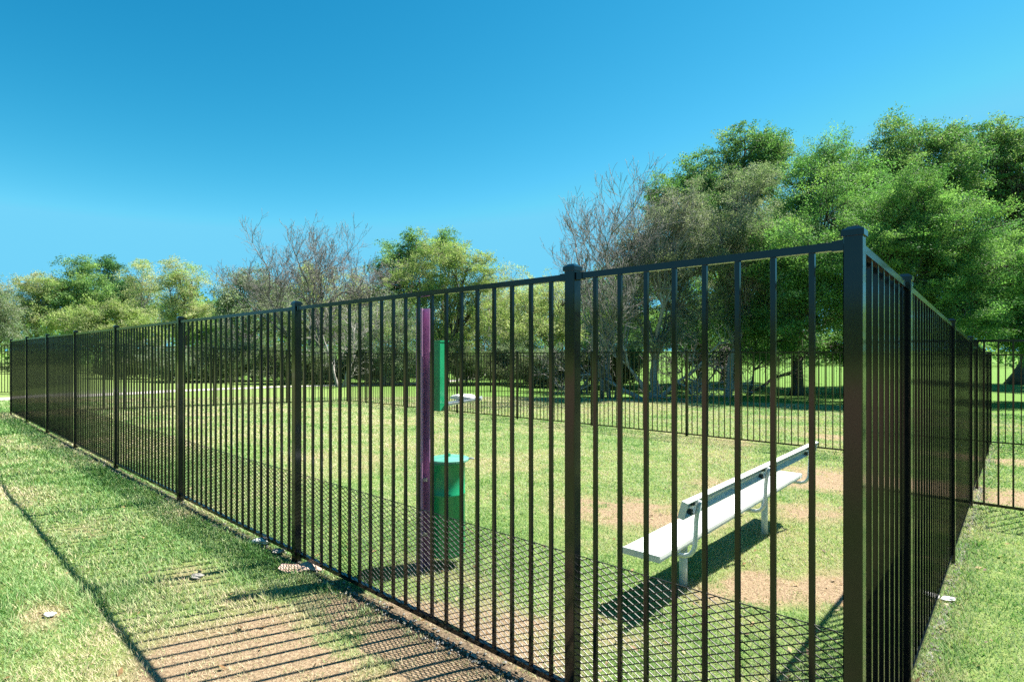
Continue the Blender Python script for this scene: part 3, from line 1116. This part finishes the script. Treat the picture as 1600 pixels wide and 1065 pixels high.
def tree(kind, label, px, Y, blobs, pal, trunk=0.2, fork_py=None, leaf=(0.10, 0.055), dens=1.0, per=90, csize=0.45,
         seed=1, barkm=None, group=None, cat="tree", twigs=0.35, lean=0.0, limb=1.0):
    """blobs: image-space centre and radii, plus an optional depth offset, turned into real ellipsoids at distance Y"""
    r = np.random.default_rng(seed)
    barkm = barkm or M_BARK
    bx = (px - 800) / F * Y
    bz = g(bx, Y)
    base = np.array([bx, Y, bz])
    root = empty(kind, tuple(base), label, cat, group)
    E = []
    for q in blobs:
        (u, v, ru, rv) = q[:4]
        dy = q[4] if len(q) > 4 else r.uniform(-0.4, 0.4) * ru / F * Y
        YY = Y + dy
        c = at(u, v, YY)
        E.append((c, np.array([ru / F * YY, (0.55 * ru + 0.35 * rv) / F * YY, rv / F * YY])))
    clusters = []
    owner = []
    for bi, (c, R) in enumerate(E):
        area = 4 * math.pi * ((R[0] * R[1] + R[0] * R[2] + R[1] * R[2]) / 3)
        nk = max(8, int(area * 0.95 * dens / (csize * csize * 1.6)))
        ns = int(r.integers(11, 18))
        sv_ = r.normal(size=(ns, 3))
        sv_ /= np.linalg.norm(sv_, axis=1)[:, None]
        sc_ = c + sv_ * R * r.uniform(0.50, 0.92, (ns, 1))
        sr_ = R.mean() * r.uniform(0.20, 0.48, ns)
        wts = sr_ ** 2 / (sr_ ** 2).sum()
        k1 = int(nk * 0.80)
        own_ = r.choice(ns, k1, p=wts)
        dv = r.normal(size=(k1, 3))
        dv /= np.linalg.norm(dv, axis=1)[:, None]
        rad = np.clip(1.08 - np.abs(r.normal(0, 0.30, k1)), 0.1, 1.08)
        P = sc_[own_] + dv * (sr_[own_] * rad)[:, None] * np.array([1.15, 1.1, 0.85])
        dv = r.normal(size=(nk - k1, 3))
        dv /= np.linalg.norm(dv, axis=1)[:, None]
        P = np.concatenate([P, c + dv * R * r.uniform(0.25, 0.95, (nk - k1, 1))])
        ok = P[:, 2] > gz(P[:, 0], P[:, 1]) + 0.25
        clusters.append(P[ok])
        owner.append(np.full(ok.sum(), bi))
    clusters = np.concatenate(clusters)
    owner = np.concatenate(owner)
    V, C = leaves(clusters, csize, int(per * 1.9), leaf[0] * 0.92, leaf[1] * 0.72, pal, seed + 100)
    poly_obj("crown", V, 4, M_LEAF, C, root, tuple(base))
    # trunk, limbs, twigs
    mb = MB()
    top = np.array([np.mean([e[0][k] for e in E]) for k in range(3)])
    fz = EYE + (HY - fork_py) / F * Y if fork_py else bz + 0.35 * (top[2] - bz)
    fork = np.array([bx + lean + 0.12 * (top[0] - bx), Y + 0.2 * (top[1] - Y), fz])
    pts = curve(base - np.array([0, 0, 0.25]), fork, 7, 0.04, r)
    mb.tube(pts, [trunk * 1.5, trunk * 1.12] + list(np.linspace(trunk, trunk * 0.8, 5)), 12)
    for bi, (c, R) in enumerate(E):
        tgt = c + np.array([0, 0, 0.1 * R[2]])
        lp = curve(fork - np.array([0, 0, trunk * 0.5]), tgt, 8, 0.10, r)
        r0 = trunk * r.uniform(0.38, 0.6) * limb
        mb.tube(lp, list(np.linspace(r0, r0 * 0.3, 8)), 7)
        own = clusters[owner == bi]
        nt = int(len(own) * twigs)
        for q in own[r.permutation(len(own))[:nt]]:
            s = lp[r.integers(3, 8)]
            tp = curve(s, q, 5, 0.12, r)
            rr = max(0.012, r0 * 0.22)
            mb.tube(tp, list(np.linspace(rr, 0.006, 5)), 4)
    mb.build("trunk", barkm, root, tuple(base), True)
    return root


def grow(mb, p, dirv, length, rad, level, r, up=0.25, nch=(3, 5), spread=0.75, minr=0.007):
    n = 5
    pts = [np.array(p)]
    d = np.array(dirv)
    for i in range(n - 1):
        d = d + r.normal(size=3) * 0.13 + np.array([0, 0, up * 0.12])
        d /= np.linalg.norm(d)
        pts.append(pts[-1] + d * length / (n - 1))
    mb.tube(pts, [max(minr, rad * (1 - 0.6 * i / (n - 1))) for i in range(n)], 8 if rad > 0.06 else (5 if rad > 0.02 else 3))
    if level <= 0:
        return
    k = r.integers(nch[0], nch[1] + 1)
    for j in range(k):
        i = n - 1 if j == 0 else int(r.integers(1, n))
        dd_ = (pts[i] - pts[max(i - 1, 0)]) if i > 0 else d
        dd_ = dd_ / (np.linalg.norm(dd_) + 1e-9)
        nd_ = dd_ + r.normal(size=3) * spread * (0.45 if j == 0 else 0.8) + np.array([0, 0, up])
        nd_ /= np.linalg.norm(nd_)
        f = r.uniform(0.55, 0.8)
        grow(mb, pts[i], nd_, length * f, rad * (0.62 if j == 0 else 0.45), level - 1, r, up, nch, spread, minr)


def bare_tree(label, stems, Y, rad, length, levels, seed, barkm=None, up=0.25, group=None, spread=0.75, leafpal=None, minr=0.008, px=None, nch=(2, 4)):
    r = np.random.default_rng(seed)
    px = px if px is not None else stems[0][0]
    bx = (px - 800) / F * Y
    bz = g(bx, Y)
    root = empty("bare_tree", (bx, Y, bz), label, "tree", group)
    mb = MB()
    for (sx, dx, dz, lf) in stems:
        x0 = (sx - 800) / F * Y
        dv = np.array([dx, r.uniform(-0.15, 0.15), dz])
        dv /= np.linalg.norm(dv)
        grow(mb, (x0, Y, g(x0, Y) - 0.1), dv, length * lf, rad, levels, r, up, nch, spread, minr)
    mb.build("trunk", barkm or M_TWIG, root, (bx, Y, bz), True)
    return root


TG = "trees beyond the fences"
# --- big oaks on the right
tree("oak_tree", "tall dark oak, leftmost of the big right hand crowns, with a stepped flat top", 1139, 36,
     [(1165, 238, 66, 40), (1110, 285, 70, 48), (1035, 305, 40, 36), (1075, 330, 60, 60), (1210, 250, 34, 46), (1165, 320, 90, 66), (1090, 400, 100, 66), (1195, 410, 100, 74), (1150, 490, 110, 56), (1110, 545, 60, 22), (1165, 550, 60, 20)],
     'oaktop', 0.42, 470, (0.15, 0.085), 1.05, 70, 0.55, 21, group=TG)
tree("oak_tree", "round-crowned oak on a stout dark trunk leaning slightly left, before the shaded grass", 1243, 27.2,
     [(1300, 262, 52, 52, 1), (1252, 300, 62, 60, 0.5), (1290, 350, 80, 70, -2), (1228, 400, 80, 66, -4), (1310, 420, 84, 66, -4.5), (1262, 480, 110, 52, -3.5), (1345, 300, 56, 60), (1180, 500, 60, 40, -2), (1340, 500, 60, 44, -1), (1200, 538, 52, 26, -1), (1320, 545, 60, 24, 0), (1255, 540, 50, 22, 1)],
     'oak', 0.25, 520, (0.105, 0.054), 1.3, 85, 0.48, 22, group=TG, lean=-0.1)
tree("oak_tree", "tallest domed oak crown at the right, dark and dense beside the sky gap", 1420, 33,
     [(1425, 224, 72, 40), (1375, 262, 62, 44), (1468, 262, 62, 56), (1425, 310, 90, 66), (1370, 360, 90, 70), (1470, 370, 90, 80)],
     'oaktop', 0.42, 470, (0.14, 0.08), 1.05, 70, 0.55, 23, group=TG)
tree("oak_tree", "rightmost dark oak crown, cut by the picture edge behind the bright leafy one", 1585, 35,
     [(1532, 236, 56, 46), (1590, 230, 56, 42), (1560, 300, 84, 66), (1640, 290, 90, 80), (1600, 370, 100, 80), (1700, 380, 110, 100)],
     'oaktop', 0.42, 470, (0.15, 0.085), 1.05, 70, 0.55, 24, group=TG)
tree("leafy_tree", "broad bright green tree with foliage hanging low behind the right hand fence", 1440, 22.5,
     [(1418, 318, 74, 46), (1380, 378, 70, 56), (1470, 372, 84, 60), (1540, 420, 84, 60), (1430, 440, 84, 60), (1500, 478, 96, 56), (1590, 470, 84, 60), (1400, 500, 66, 36), (1640, 520, 70, 50), (1560, 515, 70, 32), (1650, 420, 80, 80)],
     'bright', 0.30, 500, (0.088, 0.044), 1.45, 92, 0.40, 25, group=TG)
# --- grey, half-leafed trees in the middle
tree("thorny_tree", "grey brown half leafless tree with a low forked pale trunk behind the bench", 1022, 24.5,
     [(1022, 350, 50, 42), (1066, 340, 54, 48), (996, 405, 40, 50), (1040, 410, 66, 60), (1095, 400, 50, 50), (985, 470, 50, 40), (1065, 480, 60, 44), (1030, 530, 60, 24)],
     'brown', 0.20, 560, (0.085, 0.042), 0.95, 62, 0.40, 26, M_PALEBARK, TG, twigs=0.9, limb=0.8)
tree("thorny_tree", "pale grey green airy tree with fine twigs, standing before the dark stepped oak", 1135, 25.5,
     [(1165, 300, 50, 50), (1120, 350, 50, 50), (1180, 370, 62, 60), (1140, 430, 70, 50), (1200, 450, 50, 60), (1140, 490, 60, 36)],
     'grey', 0.16, 545, (0.088, 0.045), 1.0, 66, 0.40, 27, M_PALEBARK, TG, twigs=0.7, limb=0.8, lean=0.3)
bare_tree("leafless grey tree against the sky, left of the half leafless brown one", [(952, -0.06, 1.0, 1.0), (940, -0.20, 1.0, 0.95), (962, 0.10, 1.0, 1.0)], 23.6, 0.10, 3.6, 6, 31, M_TWIG, 0.36, TG, 0.62, minr=0.006, px=952, nch=(3, 4))
bare_tree("small leafless tree with low crooked limbs spreading left behind the second fence post", [(1008, -0.85, 0.55, 1.0), (1015, -0.35, 0.9, 0.9), (1024, 0.5, 0.75, 0.8)], 23.2, 0.12, 2.0, 5, 33, M_PALEBARK, 0.10, TG, 0.8, px=1015)
tree("leafy_tree", "yellow green tree filling the gap left of the second fence post", 880, 38,
     [(880, 470, 46, 40), (830, 480, 50, 36), (900, 510, 60, 32), (850, 525, 60, 26), (800, 520, 40, 28)],
     'yellow', 0.14, 560, (0.13, 0.07), 0.9, 50, 0.5, 28, group=TG, twigs=0.5)
tree("sapling", "thin sparse tree with pale leaves above the rail, left of the second post", 812, 44,
     [(800, 440, 34, 26), (850, 448, 34, 26), (825, 470, 50, 26), (780, 470, 34, 26)],
     'yellow', 0.10, 520, (0.13, 0.07), 0.5, 34, 0.55, 29, M_TWIG, TG, twigs=0.9)
bare_tree("crooked leafless limbs low to the ground, just left of the stout oak trunk", [(1165, 0.75, 0.6, 1.0), (1160, -0.5, 0.8, 0.8), (1168, 0.3, 0.9, 0.8)], 26.5, 0.10, 1.7, 4, 35, M_BARK, 0.05, TG, 0.85, px=1165)
bare_tree("tangled grey brush right of the bench's near end, low under the canopy", [(1075, 0.4, 0.9, 1.0), (1080, -0.5, 0.9, 0.9), (1085, 0.8, 0.7, 0.9)], 27.5, 0.07, 1.6, 5, 36, M_TWIG, 0.10, TG, 0.85, px=1080)
bare_tree("tangled grey brush directly right of the second near post, low under the canopy", [(905, 0.4, 0.9, 1.0), (912, -0.5, 0.9, 0.9), (918, 0.2, 1.0, 1.0)], 27.0, 0.07, 1.7, 5, 37, M_TWIG, 0.10, TG, 0.85, px=912)
# --- centre
tree("leafy_tree", "dark green rounded tree at the left of the middle clump", 622, 44,
     [(625, 400, 36, 28), (650, 385, 30, 26), (605, 425, 26, 30), (640, 430, 44, 40), (620, 470, 44, 40)],
     'mid', 0.22, 540, (0.16, 0.09), 1.0, 60, 0.6, 41, group=TG)
tree("leafy_tree", "yellow green leafy tree mid photo, low crown behind the green dispenser", 697, 36,
     [(690, 400, 44, 34), (735, 415, 44, 32), (655, 440, 50, 36), (710, 445, 60, 36), (760, 440, 36, 30), (670, 490, 60, 36), (735, 490, 66, 36), (700, 528, 80, 22)],
     'lime', 0.20, 555, (0.125, 0.07), 0.85, 56, 0.5, 42, group=TG, twigs=0.5)
tree("sapling", "narrow green treetop rising above the middle clump", 690, 46,
     [(695, 372, 20, 18), (690, 395, 26, 22), (712, 400, 22, 22)],
     'mid', 0.14, 470, (0.16, 0.09), 0.9, 50, 0.55, 43, group=TG)
bare_tree("leafless treetop showing over the right of the middle clump", [(752, 0.05, 1.0, 1.0), (758, 0.3, 1.0, 0.9)], 45, 0.13, 3.3, 5, 44, M_TWIG, 0.28, TG, 0.7)
tree("thorny_tree", "dull olive brushy tree low behind the purple post", 600, 33,
     [(590, 490, 40, 34), (630, 500, 44, 34), (560, 515, 40, 28), (610, 530, 56, 20)],
     'sage', 0.12, 570, (0.10, 0.05), 0.7, 48, 0.45, 45, M_PALEBARK, TG, twigs=0.8)
bare_tree("large leafless tree with twin stems, rising highest left of the middle clump", [(487, -0.02, 1.0, 1.0), (503, 0.10, 1.0, 1.05), (512, 0.45, 1.0, 0.8), (480, -0.22, 1.0, 0.85)], 38, 0.16, 4.15, 6, 51, M_TWIG, 0.27, TG, 0.78, px=495, nch=(3, 4))
bare_tree("slender leafless sapling right of the large twin stemmed bare tree", [(557, 0.0, 1.0, 1.0), (562, 0.15, 1.0, 0.9)], 40, 0.09, 3.2, 5, 52, M_TWIG, 0.35, TG, 0.6)
bare_tree("low leaning leafless tree with crooked stems behind the third fence post", [(535, 0.45, 1.0, 1.0), (527, -0.5, 0.9, 0.9), (541, 0.1, 1.0, 0.8)], 30.5, 0.10, 2.0, 4, 53, M_PALEBARK, 0.15, TG, 0.8)
tree("leafy_tree", "pale yellow green tree behind the large twin stemmed bare tree", 500, 54,
     [(500, 440, 50, 30), (545, 460, 50, 30), (450, 470, 50, 34), (510, 490, 80, 36), (580, 490, 40, 30)],
     'yellow', 0.2, 540, (0.19, 0.10), 0.85, 50, 0.7, 54, group=TG, twigs=0.5)
tree("leafy_tree", "dusty sage green tree standing alone left of the large bare tree", 385, 48,
     [(375, 440, 30, 22), (410, 455, 36, 28), (360, 465, 26, 28), (390, 490, 54, 36), (440, 480, 36, 30), (380, 525, 60, 26)],
     'sage', 0.2, 530, (0.17, 0.09), 0.95, 56, 0.62, 55, group=TG, twigs=0.4)
for i, (px, Y, lb_, bb_, pl_) in enumerate([
    (560, 58, "olive green tree low behind the slender leafless sapling", [(545, 475, 40, 28), (590, 470, 36, 28), (565, 505, 60, 34), (610, 510, 50, 30)], 'yellow'),
    (455, 60, "greyish green tree low behind the third near post", [(430, 475, 44, 30), (470, 490, 44, 34), (440, 520, 56, 26), (490, 525, 40, 22)], 'sage'),
    (770, 56, "soft yellow green tree low behind the fence right of the middle clump", [(760, 475, 44, 26), (800, 490, 44, 30), (740, 510, 50, 30), (790, 525, 56, 22)], 'yellow'),
    (330, 62, "low green tree filling the sky gap right of the left clump", [(330, 490, 30, 24), (350, 505, 36, 30), (310, 515, 40, 28), (345, 530, 60, 20)], 'mid'),
    (860, 60, "low pale green tree far behind the thin sparse sapling", [(850, 465, 36, 24), (890, 475, 40, 28), (840, 500, 50, 34), (900, 515, 50, 26)], 'yellow'),
    (960, 52, "mid green tree glimpsed behind the leafless grey tree", [(940, 450, 40, 34), (980, 440, 40, 40), (950, 500, 60, 40), (1000, 500, 50, 40)], 'mid')]):
    tree("leafy_tree", lb_, px, Y, bb_, pl_, 0.18, 545, (0.19, 0.10), 0.85, 50, 0.7, 400 + i, group=TG, twigs=0.4)
# --- left clump
tree("willow_tree", "light yellow green drooping tree at the right end of the left clump", 290, 54,
     [(275, 425, 28, 24), (300, 440, 26, 26), (262, 450, 26, 26), (290, 470, 42, 32), (310, 490, 26, 26), (270, 505, 44, 26)],
     'yellow', 0.2, 540, (0.18, 0.075), 0.8, 56, 0.62, 61, group=TG, twigs=0.5)
tree("willow_tree", "pale wispy tree between the dark treetop and the drooping yellow one", 222, 57,
     [(225, 418, 24, 22), (210, 445, 26, 26), (235, 460, 26, 30), (215, 490, 36, 30)],
     'yellow', 0.2, 540, (0.19, 0.08), 0.6, 46, 0.65, 62, M_PALEBARK, TG, twigs=0.6)
tree("leafy_tree", "dark green treetop peeping over the left clump", 168, 64,
     [(165, 416, 24, 16), (180, 440, 26, 26), (200, 455, 28, 26), (180, 480, 40, 34)],
     'dark', 0.25, 540, (0.22, 0.12), 1.1, 60, 0.7, 63, group=TG)
tree("leafy_tree", "mid green bushy tree in the middle of the left clump", 120, 56,
     [(125, 425, 30, 22), (105, 450, 40, 30), (140, 455, 36, 34), (115, 485, 50, 36), (160, 490, 40, 34)],
     'mid', 0.25, 540, (0.19, 0.10), 1.0, 60, 0.65, 64, group=TG)
tree("willow_tree", "yellowish feathery tree left of the mid green bushy one", 58, 55,
     [(60, 440, 34, 20), (35, 465, 30, 30), (75, 470, 34, 34), (50, 500, 46, 32)],
     'yellow', 0.2, 540, (0.18, 0.08), 0.85, 56, 0.62, 65, group=TG, twigs=0.5)
tree("willow_tree", "grey green tree cut by the left picture edge", -8, 50,
     [(-10, 455, 30, 24), (5, 490, 28, 34), (-30, 490, 50, 50), (10, 525, 30, 30)],
     'sage', 0.2, 540, (0.17, 0.08), 0.85, 54, 0.6, 66, group=TG, twigs=0.5)
tree("leafy_tree", "low lime green tree rising just over the left part of the near fence", 150, 46,
     [(110, 500, 36, 22), (155, 492, 40, 22), (200, 500, 36, 24), (150, 525, 70, 22), (230, 525, 36, 20)],
     'lime', 0.15, 555, (0.15, 0.085), 1.0, 60, 0.5, 67, group=TG)
# --- undergrowth, each shrub a thing
shr = [(60, 40, 0), (215, 36, 0), (265, 33, 1), (330, 34, 0), (395, 36, 1), (450, 33, 0), (505, 35, 1), (575, 34, 0), (640, 33, 1), (730, 34, 0), (780, 36, 1), (835, 34, 0), (890, 33, 1), (945, 31, 0), (985, 33, 1)]
SL_LAB = ["dark shrub low behind the leftmost panels of the near fence", "dark shrub under the wispy trees of the left clump", "dull shrub left of the fourth near post", "dark shrub below the sky gap right of the left clump",
          "brushy shrub below the sage green tree", "dark shrub just left of the third near post", "olive shrub at the foot of the twin stemmed bare tree", "dark shrub below the slender bare sapling",
          "olive shrub directly behind the purple post", "dark shrub directly right of the green dispenser", "low olive shrub left of the yellow green gap tree", "dark shrub in the gap left of the second near post",
          "olive shrub directly behind the second near post", "dark shrub under the leafless tree against the sky", "olive shrub left of the forked pale trunk"]
for i, (px, Y, k) in enumerate(shr):
    r_ = random.Random(i)
    bl_ = [(px + r_.uniform(-30, 30), 580 + r_.uniform(-26, 8), r_.uniform(26, 40), r_.uniform(18, 30)) for _ in range(5)]
    tree("shrub", SL_LAB[i], px, Y, bl_, 'under' if k == 0 else 'sage', 0.05, 592, (0.11, 0.06), 1.2, 60, 0.42, 300 + i, M_BARK, "undergrowth shrubs", "shrub", twigs=0.5)
# dark trunks seen below the canopy
for i, (px, Y, lb_, bb_) in enumerate([
    (948, 28.5, "dense dark green tree on a straight dark trunk left of the forked pale trunk", [(930, 480, 46, 36), (985, 450, 50, 40), (960, 520, 60, 26)]),
    (1096, 29.5, "dark green tree on a slim dark trunk just right of the bench's near end", [(1080, 470, 56, 50), (1110, 520, 60, 30), (1050, 520, 50, 30)])]):
    tree("oak_tree", lb_, px, Y, bb_, 'oak', 0.2, 540, (0.12, 0.065), 1.0, 60, 0.5, 80 + i, group=TG)

# far woods all round, one mass
r = np.random.default_rng(77)
cl = []
for k in range(2300):
    a = r.uniform(-math.pi, math.pi)
    front = abs(a) < 0.9
    rad = r.uniform(88, 125) if front else r.uniform(70, 110)
    h = (7.8 + 1.6 * math.sin(a * 9) + 1.0 * math.sin(a * 23 + 1)) if front else (8 + 3 * math.sin(a * 7))
    x, y = rad * math.sin(a), rad * math.cos(a)
    for _ in range(3):
        cl.append((x + r.normal() * 2, y + r.normal() * 2, g(x, y) + abs(r.uniform(0, 1)) ** 0.8 * h))
V, C = leaves(np.array(cl), 1.7, 30, 0.62, 0.4, 'mid', 78)
tag(poly_obj("woods", V, 4, M_LEAF, C), "distant mass of green woods beyond the lawn", None, None, "stuff")

# ------------------------------------------------------------------ grass blades (uncountable)
NB = 1150000
r = np.random.default_rng(5)
RMIN, RMAX = 1.7, 24.0
u = r.random(NB)
ex = -0.55
rad = (RMIN ** (ex + 1) + u * (RMAX ** (ex + 1) - RMIN ** (ex + 1))) ** (1 / (ex + 1))
an = r.uniform(-0.95, 0.92, NB)
x, y = rad * np.sin(an), rad * np.cos(an)
w_ = wear_at(x, y)
d_ = x * D1[0] + y * D1[1]
n_ = x * N1[0] + y * N1[1]
clump = fbm(x + 3, y - 9, 0.16)
keep = r.random(NB) < np.clip(1.15 - 1.15 * w_, 0.22, 1) * np.clip(0.35 + 1.3 * clump, 0, 1)
edge = (np.abs(n_ - NF + 0.03) < 0.05) & (d_ > DC) & (d_ < D_END)
keep &= ~(edge & (r.random(NB) < 0.8))
x, y, rad, w_, clump = x[keep], y[keep], rad[keep], w_[keep], clump[keep]
n = len(x)
hgt = r.uniform(0.010, 0.027, n) * (1 + 0.55 * np.clip((NF - 0.05 - n_[keep]) * 4, 0, 1) * (1 - w_) * (d_[keep] > DC - 0.1)) * (0.75 + 0.7 * clump) * (1 + 0.03 * rad) * (1 - 0.45 * w_)
# a few unmown tufts
for (tx, ty, tr, k) in [(*gp(60, 940), 0.25, 2.2), (*gp(200, 930), 0.2, 1.8), (*gp(800, 1050), 0.14, 1.8), (*gp(560, 930), 0.25, 1.5)]:
    hgt *= 1 + (k - 1) * np.exp(-((x - tx) ** 2 + (y - ty) ** 2) / tr ** 2)
foot = np.exp(-((n_[keep] - NF + 0.13) / 0.06) ** 2) * (d_[keep] > DC) + np.exp(-((d_[keep] - DC + 0.13) / 0.06) ** 2) * (n_[keep] > NF) * 0.7
hgt = hgt * (1 + 1.5 * foot * (1 - w_) * np.clip(fbm(x, y, 0.25) - 0.35, 0, 1) * 2)
wid = np.maximum(0.0042, 0.00130 * rad) * r.uniform(0.7, 1.4, n)
az_ = r.uniform(0, 2 * math.pi, n)
ln_ = r.uniform(0.5, 1.5, n)           # lean
hx, hy = np.cos(az_), np.sin(az_)
hz = 1 / np.sqrt(1 + ln_ ** 2)
hr = ln_ * hz
base = np.stack([x, y, gz(x, y) - 0.004], -1)
side = np.stack([-hy, hx, np.zeros(n)], -1)
tilt = r.normal(0, 0.35, n)[:, None]
side = side + np.stack([hx, hy, np.zeros(n)], -1) * tilt
tip = base + np.stack([hx * hr, hy * hr, hz], -1) * (hgt * 1.25)[:, None]
V = np.stack([base - side * wid[:, None] / 2, base + side * wid[:, None] / 2, tip], 1).reshape(-1, 3)
pal = np.array([(0.045, 0.130, 0.028), (0.085, 0.200, 0.050), (0.155, 0.275, 0.090), (0.275, 0.345, 0.160), (0.40, 0.38, 0.22), (0.46, 0.38, 0.26)])
inside = np.clip((n_[keep] - NF - 0.3) * 2, 0, 1) * (d_[keep] > DC)
strip = np.exp(-((n_[keep] - NF + 0.25) / 0.22) ** 2) * (d_[keep] > DC)
outl = np.clip((NF - 0.55 - n_[keep]) * 2.0, 0, 1) * (d_[keep] > DC)
outr = (d_[keep] < DC - 0.05)
tone = 0.20 + 0.06 * outl - 0.06 * outr + 0.95 * (fbm(x, y, 1.3) - 0.25) + 0.60 * (fbm(x + 50, y, 0.3) - 0.5) + 0.16 * inside * np.clip((rad - 3.2) / 4.5, 0, 1) - 0.06 * strip + 0.55 * w_ + r.normal(0, 0.16, n) + 0.10 * np.clip((rad - 5) / 8, 0, 1)
tone = np.clip(tone, 0, 0.999) * (len(pal) - 1)
i0 = tone.astype(int)
f0 = (tone - i0)[:, None]
C = pal[i0] * (1 - f0) + pal[i0 + 1] * f0
C = C * r.uniform(0.95, 1.3, (n, 1))
tag(poly_obj("grass", V, 3, M_GRASS, C), "short mown grass with straw coloured blades", None, None, "stuff")

# fallen dry leaves (uncountable)
r = np.random.default_rng(9)
nl = 900
rad = 1.9 + 9 * r.random(nl) ** 1.3
an = r.uniform(-0.8, 0.8, nl)
x, y = rad * np.sin(an), rad * np.cos(an)
c = np.stack([x, y, gz(x, y) + r.uniform(0.006, 0.02, nl)], -1)
a = r.uniform(0, 6.28, nl)
ll = r.uniform(0.010, 0.026, nl)[:, None]
u = np.stack([np.cos(a), np.sin(a), r.uniform(-0.5, 0.5, nl)], -1) * ll
v = np.stack([-np.sin(a), np.cos(a), r.uniform(-0.5, 0.5, nl)], -1) * ll * 0.5
V = np.stack([c - u, c + v, c + u, c - v], 1).reshape(-1, 3)
pal = np.array([(0.22, 0.13, 0.06), (0.36, 0.25, 0.12), (0.46, 0.38, 0.22), (0.12, 0.075, 0.04)])
tag(poly_obj("fallen_leaves", V, 4, M_GRASS, pal[r.integers(0, 4, nl)]), "dry fallen leaves scattered in the grass", None, None, "stuff")
